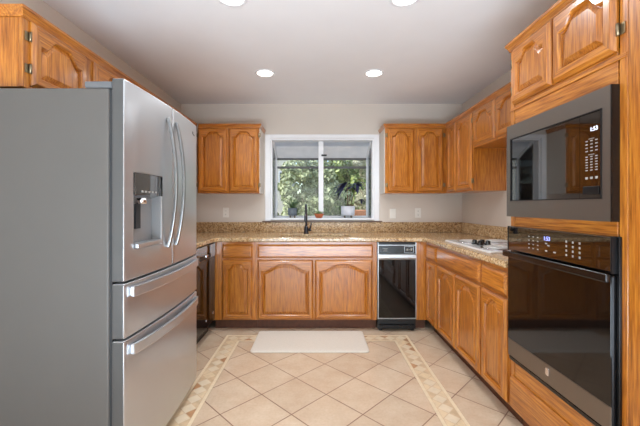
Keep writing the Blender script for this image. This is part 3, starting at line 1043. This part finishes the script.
b = MB(); b.box(OX0 + .004, OX1 - .004, -.024, -.0125, .001, .019, M['black'])
b.build('vent_trim', ov, .002)

# ---- microwave
mw = thing('microwave', 'black built-in microwave above the wall oven', 'microwave', (TX, TY, 1.168), -90)
MB().box(.050, TW - .050, .0225, .46, .022, .470, M['blackmatte']).build('case', mw)
MX0, MX1, MH = .015, .672, .494
b = MB()
gx0, gx1, gz0, gz1 = .050, .634, .084, .420
y0, y1 = -.030, -.0008
b.box(MX0, gx0, y0, y1, 0, MH, M['slate']).box(gx1, MX1, y0, y1, 0, MH, M['slate'])
b.box(gx0, gx1, y0, y1, 0, gz0, M['slate']).box(gx0, gx1, y0, y1, gz1, MH, M['slate'])
o = b.build('trim_kit', mw)
MB().box(MX1, MX1 + .004, y0 - .001, y1, 0, MH, M['black']).build('trim_edge', mw)
MB().box(MX0 - .003, MX0, y0, y1, 0, MH, M['black']).build('trim_edge', mw)
b = MB()
for q in ((gx0, gx1, gz0, gz0 + .004), (gx0, gx1, gz1 - .004, gz1), (gx0, gx0 + .004, gz0, gz1), (gx1 - .004, gx1, gz0, gz1)):
    b.box(q[0], q[1], -.033, -.0302, q[2], q[3], M['slatedark'])
b.build('door_bezel', mw)
MB().box(gx0 + .001, .5265, -.028, .0, gz0 + .001, gz1 - .001, M['blackglass']).build('door', mw)
MB().box(.528, gx1 - .001, -.028, .0, gz0 + .001, gz1 - .001, M['blackglass']).build('control_panel', mw)
cp = [c for c in mw.children if c.name.startswith('control_panel')][0]
yy = -.0283
b = MB()
for blk, zt, dz in ((4, .309, .013), (6, .248, .0105)):
    for i in range(3):
        for j in range(blk):
            b.box(.562 + i * .023 - .0055, .562 + i * .023 + .0055, yy - .0004, yy + .0005, zt - j * dz - .002, zt - j * dz + .002, M['print'])
    b.box(.570, .598, yy - .0004, yy + .0005, zt + .007, zt + .009, M['print'])
for x in (.562, .585, .608): b.box(x - .006, x + .006, yy - .0004, yy + .0005, .161, .170, M['print'])
b.build('button_marks', cp)
text_mesh('clock_display', '1:53', .022, M['disp_white'], cp, (.597, yy - .0006, .352), (math.pi / 2, 0, 0))
b = MB(); b.box(.547, .622, yy - .004, yy, .101, .133, M['slatedark']); b.build('open_button', cp, .002)

# ------------------------------------------------------------------ cooktop
ck = thing('cooktop', 'white and steel drop-in cooktop with black knobs on the right worktop', 'cooktop', (1.385, 2.585, CT + .0405))
b = MB()
hx, hy = .255, .385
b.loops([rr(hx, hy, .02, .0002), rr(hx, hy, .02, .007), rr(hx - .006, hy - .006, .018, .012), rr(hx - .02, hy - .02, .015, .010)], plain('cooktop_white', (226, 224, 222), .15, coat=.5), True, True)
b.build('tray', ck)
for x, y, r_ in ((-.11, .215, .085), (.12, .215, .10), (-.11, -.215, .10), (.12, -.215, .085)):
    b = MB()
    b.lathe([(r_ + .014, .0105), (r_ + .012, .015), (r_, .013)], (x, y, 0), M['chrome'])
    o = b.build('drip_ring', ck)
    b = MB()
    P = []
    for i in range(90):
        th = i * 2 * math.pi * 4 / 90
        P.append((x + (.02 + (r_ - .025) * i / 89) * math.cos(th), y + (.02 + (r_ - .025) * i / 89) * math.sin(th), .020))
    b.tube(P, .0055, M['burner'], 6)
    b.build('burner_coil', ck)
for x, y in ((-.135, .07), (-.075, .07), (-.135, -.02), (-.075, -.02)):
    b = MB(); b.lathe([(.024, .0105), (.024, .016), (.018, .020), (.017, .040), (.014, .043)], (x, y, 0), M['black'], 20)
    b.box(x - .003, x + .003, y - .016, y + .016, .043, .046, M['blackmatte'])
    b.build('knob', ck)

# ------------------------------------------------------------------ mat
b = MB()
for i in range(1):
    b.loops([rr(.500, .235, .03, .003), rr(.500, .235, .03, .010), rr(.490, .225, .03, .0135), rr(.470, .205, .03, .0145)], M['mat'], True, True)
o = b.build('kitchen_mat', loc=(-.060, 3.025, 0))
tag(o, 'cream cushioned kitchen mat on the tile floor before the sink cabinet', 'mat')

# ------------------------------------------------------------------ outlets and switch
def plate(name, x, z, label, cat, kind):
    t = thing(name, label, cat, (x, YB, z))
    b = MB(); b.box(-.035, .035, -.007, -.0005, -.058, .058, M['plate']); b.build('cover_plate', t, .003)
    if kind == 'outlet':
        for s in (-1, 1):
            b = MB(); b.loops([[(p[0], -.0072, p[1] + s * .021) for p in [(.0165 * math.cos(a_), .014 * math.sin(a_)) for a_ in [i * math.pi / 8 for i in range(16)]]],
                               [(p[0], -.0095, p[1] + s * .021) for p in [(.0155 * math.cos(a_), .013 * math.sin(a_)) for a_ in [i * math.pi / 8 for i in range(16)]]]], M['plate'], True, True)
            o = b.build('socket', t)
            b = MB(); b.box(-.007, -.005, -.0100, -.0096, s * .021 - .003, s * .021 + .005, M['slot']).box(.005, .007, -.0100, -.0096, s * .021 - .003, s * .021 + .005, M['slot'])
            b.box(-.002, .002, -.0100, -.0096, s * .021 - .009, s * .021 - .005, M['slot'])
            b.build('slots', o)
    else:
        b = MB(); b.box(-.017, .017, -.011, -.0072, -.033, .033, M['plate']); b.build('rocker', t, .002)
    return t
plate('power_outlet', -1.087, 1.147, 'white power outlet on the back wall left of the window', 'outlet', 'outlet')
plate('light_switch', .905, 1.135, 'white rocker switch on the back wall right of the window', 'switch', 'switch')
plate('power_outlet', 1.205, 1.143, 'white power outlet on the back wall right of the rocker switch', 'outlet', 'outlet')

# ------------------------------------------------------------------ recessed ceiling lights
def can(x, y, label):
    t = thing('recessed_light', label, 'ceiling light', (x, y, ZC), 0, 'recessed ceiling lights')
    MB().lathe([(.092, -.0003), (.090, -.005), (.076, -.008), (.070, -.004), (.070, -.0003)], (0, 0, 0), M['white'], 36, cap0=False, cap1=False).build('trim_ring', t)
    MB().lathe([(.0695, -.0004), (.0695, -.0035), (.05, -.0042)], (0, 0, 0), M['lamp'], 36).build('lens', t)
    return t
c0 = can(-.476, 3.07, 'lit recessed ceiling light nearest the window, on the left')
spots = [(.522, 3.07, 'lit recessed ceiling light nearest the window, on the right'),
         (-.50, 1.955, 'lit recessed ceiling light cut by the top edge of the photo, on the left'),
         (.514, 1.955, 'lit recessed ceiling light cut by the top edge of the photo, on the right')]
for x, y, l in spots: dup(c0, (x, y, ZC), l)
for x, y in [(-.476, 3.07)] + [s[:2] for s in spots]:
    L = bpy.data.lights.new('can_glow', 'AREA'); L.shape = 'DISK'; L.size = .13; L.spread = math.radians(145); L.energy = CAN_POWER; L.color = (.90, .96, 1)
    lo = bpy.data.objects.new('can_glow', L); COL.objects.link(lo); lo.location = (x, y, ZC - .012)

# ------------------------------------------------------------------ potted plants in the garden window
def blade(b, base_, dirv, length, width, droop, m, n=6, fold=.25):
    """one strap leaf as a folded ribbon"""
    p = Vector(base_); d = Vector(dirv).normalized()
    side = d.cross(Vector((0, 0, 1)))
    if side.length < .05: side = Vector((1, 0, 0))
    side.normalize()
    Ls = []
    for i in range(n + 1):
        s = i / n
        wv = width * (math.sin(math.pi * (.12 + .88 * s) ** .8) * .9 + .1 * (1 - s)) / 2
        up = side.cross(d).normalized()
        Ls.append([p - side * wv + up * wv * fold, p.copy(), p + side * wv + up * wv * fold])
        p = p + d * (length / n)
        d = (d + Vector((0, 0, -droop / n))).normalized()
    b.loops(Ls, m, closed=False, smooth=True)

def pot_feet(t, r_, z, m):
    for k in range(4):
        a_ = math.pi / 4 + k * math.pi / 2
        b = MB(); b.tube([(r_ * .7 * math.cos(a_), r_ * .7 * math.sin(a_), 0), (r_ * .7 * math.cos(a_), r_ * .7 * math.sin(a_), z + .004)], .007, m, 8); b.build('foot', t)
SH = WZ0 + .0125
# grey pot
t = thing('potted_plant', 'leafy plant in a grey footed pot at the left of the window', 'potted plant', (-.312, 4.27, SH))
b = MB(); b.lathe([(.045, .028), (.056, .032), (.060, .125), (.054, .125), (.052, .112)], (0, 0, 0), M['greypot'], cap1=True); b.build('pot', t)
pot_feet(t, .056, .028, M['bark'])
MB().lathe([(.051, .1125), (.051, .116)], (0, 0, 0), M['soil']).build('soil', t)
b = MB()
for i in range(22):
    a_ = random.uniform(0, 2 * math.pi); e = random.uniform(.5, 2.2)
    blade(b, (random.uniform(-.03, .03), random.uniform(-.03, .03), .115), (math.cos(a_), math.sin(a_), e), random.uniform(.11, .20), .026, random.uniform(.4, 1.6), M['leaf_pot'])
b.build('foliage', t)
# terracotta bowl
t = thing('potted_succulent', 'small terracotta bowl of low succulents at the centre of the window', 'potted plant', (.024, 4.003, WZ0 + .0185))
b = MB(); b.lathe([(.028, .0005), (.042, .012), (.056, .046), (.056, .052), (.050, .052), (.048, .044)], (0, 0, 0), M['terra'], cap1=True); b.build('bowl', t)
MB().lathe([(.0475, .0445), (.0475, .048)], (0, 0, 0), M['soil']).build('soil', t)
b = MB()
for i in range(80):
    a_ = random.uniform(0, 2 * math.pi); q = random.uniform(0, .043)
    blade(b, (q * math.cos(a_), q * math.sin(a_), .046), (math.cos(a_) * q * 16, math.sin(a_) * q * 16, 1), random.uniform(.022, .045), .013, .3, M['succulent'], 3)
b.build('foliage', t)
# white pot with dark purple leaves
t = thing('potted_plant', 'tall dark purple-leaved plant in a white footed pot at the right of the window', 'potted plant', (.395, 4.28, SH))
b = MB(); b.lathe([(.070, .030), (.086, .034), (.090, .150), (.083, .150), (.080, .135)], (0, 0, 0), M['whitepot'], cap1=True); b.build('pot', t)
pot_feet(t, .086, .030, M['bark'])
MB().lathe([(.0795, .1355), (.0795, .139)], (0, 0, 0), M['soil']).build('soil', t)
b = MB()
tips = [(-.015, .0, .455), (.128, .0, .435), (.165, .02, .235), (.05, .04, .40)]
for tx, ty, tz in tips:
    b.tube([(tx * .2, ty * .3, .138), (tx * .55, ty * .6, .138 + (tz - .138) * .5), (tx, ty, tz)], [.007, .006, .004], M['bark'], 7)
b.build('stems', t)
b = MB()
for (tx, ty, tz), k, dx, L_, dz in zip(tips, (13, 12, 6, 5), ((-1, -.35), (-1, .7), (-.3, .6), (-.6, .6)), (.25, .15, .09, .15), (-.6, -.15, -.2, 0)):
    for i in range(k):
        blade(b, (tx, ty, tz), (random.uniform(*dx), random.uniform(-.5, .5), dz + random.uniform(-.35, .35)), L_ * random.uniform(.7, 1.1), .046, random.uniform(.15, .7), M['leaf_purple'])
b.build('foliage', t)

# ------------------------------------------------------------------ garden outside
GZ = -.15
struct(MB().box(-9, 9, YB + .12, 16, GZ - .1, GZ, M['ground']).build('ground'))
def bush(name, label, loc, rx, rz, n, m, trunk=True, size=.075, clumps=26, zc=None, cat='shrub'):
    t = thing(name, label, cat, loc)
    zc = zc or rz
    b = MB()
    b.tube([(0, 0, 0), (.03, .02, zc * .6), (0, 0, zc * 1.2)], [.07, .05, .025], M['bark'], 8)
    for k in range(7):
        a_ = k * .9; 
        b.tube([(.02, .01, zc * (.35 + .08 * k)), (math.cos(a_) * rx * .6, math.sin(a_) * rx * .6, zc * (.6 + .12 * k))], [.025, .01], M['bark'], 6)
    b.build('trunk', t)
    b = MB()
    cs = []
    for k in range(clumps):
        while True:
            p = Vector((random.uniform(-1, 1), random.uniform(-1, 1), random.uniform(-1, 1)))
            if .25 < p.length < 1: break
        cs.append((Vector((p.x * rx, p.y * rx, zc + p.z * rz)), random.uniform(.18, .34) * rx))
    for i in range(n):
        c_, cr_ = random.choice(cs)
        while True:
            q = Vector((random.uniform(-1, 1), random.uniform(-1, 1), random.uniform(-1, 1)))
            if q.length < 1: break
        q = q.normalized() * (q.length ** .4)
        p = c_ + q * cr_
        if p.z < .03: continue
        u_ = (q + Vector((random.uniform(-.8, .8), random.uniform(-.8, .8), random.uniform(-.8, .8)))).normalized()
        s_ = u_.orthogonal().normalized(); v_ = u_.cross(s_)
        a_ = random.uniform(0, 6.28)
        s_, v_ = s_ * math.cos(a_) + v_ * math.sin(a_), v_ * math.cos(a_) - s_ * math.sin(a_)
        L_ = size * random.uniform(.7, 1.3)
        k = len(b.v)
        b.v += [tuple(p - s_ * L_ * .5), tuple(p + v_ * L_ * .28 - u_ * .004), tuple(p + s_ * L_ * .5), tuple(p - v_ * L_ * .28 - u_ * .004)]
        b.face((k, k + 1, k + 2, k + 3), m)
    b.build('foliage', t)
    return t
bush('garden_shrub', 'tall dense sage-green shrub seen through the left window pane', (-.26, 8.3, GZ), .72, 1.35, 20000, M['leaf_sage'], zc=1.35, clumps=100, size=.10)
bush('garden_shrub', 'dark green bush outside, just right of the window mullion', (.42, 6.4, GZ), .36, .80, 6500, M['leaf_dark'], zc=1.0, clumps=34)
bush('garden_tree', 'open pale-leaved tree outside behind the purple-leaved plant', (1.45, 8.6, GZ), .60, 1.2, 4500, M['leaf_pale'], zc=1.9, size=.08, cat='tree')
bush('garden_shrub', 'low yellow-green bush outside below the neighbouring house window', (-.86, 6.7, GZ), .26, .55, 3000, M['leaf_green'], zc=.75)
bush('garden_tree', 'broad green tree at the back of the garden, right of the sage shrub', (.85, 11.0, GZ), 1.12, 1.7, 15000, M['leaf_green'], zc=1.7, size=.19, clumps=70, cat='tree')
bush('garden_shrub', 'sunlit yellow-green bush outside at the right edge of the window', (1.55, 6.75, GZ), .36, .7, 5000, M['leaf_green'], zc=.85, clumps=34)
# neighbouring house
t = thing('neighbouring_house', 'pale stucco house outside at the left of the window', 'house', (-3.7, 12.0, GZ))
MB().box(-2.9, 2.75, 0, 3.0, 0, 3.4, M['stucco']).build('wall', t)
b = MB(); b.loops([[(-3.2, -.4, 3.4), (-3.2, 3.4, 3.4), (-3.2, 1.5, 4.6)], [(3.0, -.4, 3.4), (3.0, 3.4, 3.4), (3.0, 1.5, 4.6)]], M['roofing'], True, True); b.build('roof', t)
o = MB().box(2.32, 2.66, -.03, -.001, 1.93, 2.62, M['white']).build('window', t, .003)
MB().box(2.37, 2.61, -.038, -.031, 1.98, 2.57, M['darkpane']).build('pane', o)
# terracotta coloured brick pier
o = MB().box(-.25, .25, -.13, .13, 0, 1.31, M['brick']).build('garden_pier', bevel=.01)
o.location = (.84, 5.4, GZ)
tag(o, 'orange brick pier outside the window, low behind the white pot', 'garden pier')
# board fence along the back
t = thing('garden_fence', 'weathered board fence along the back of the garden', 'fence', (2.9, 13.6, GZ))
b = MB()
for i in range(44): b.box(-3.5 + i * .15, -3.5 + i * .15 + .14, -.01, .012, .03, 2.3, M['fencewood'])
b.build('boards', t)
b = MB(); b.box(-3.5, 3.1, .0125, .05, .4, .48, M['fencewood']).box(-3.5, 3.1, .0125, .05, 1.7, 1.78, M['fencewood']); b.build('rails', t)
for x in (-3.1, -1.0, 1.0, 3.0): MB().box(x - .045, x + .045, .0505, .14, 0, 2.35, M['fencewood']).build('post', t)
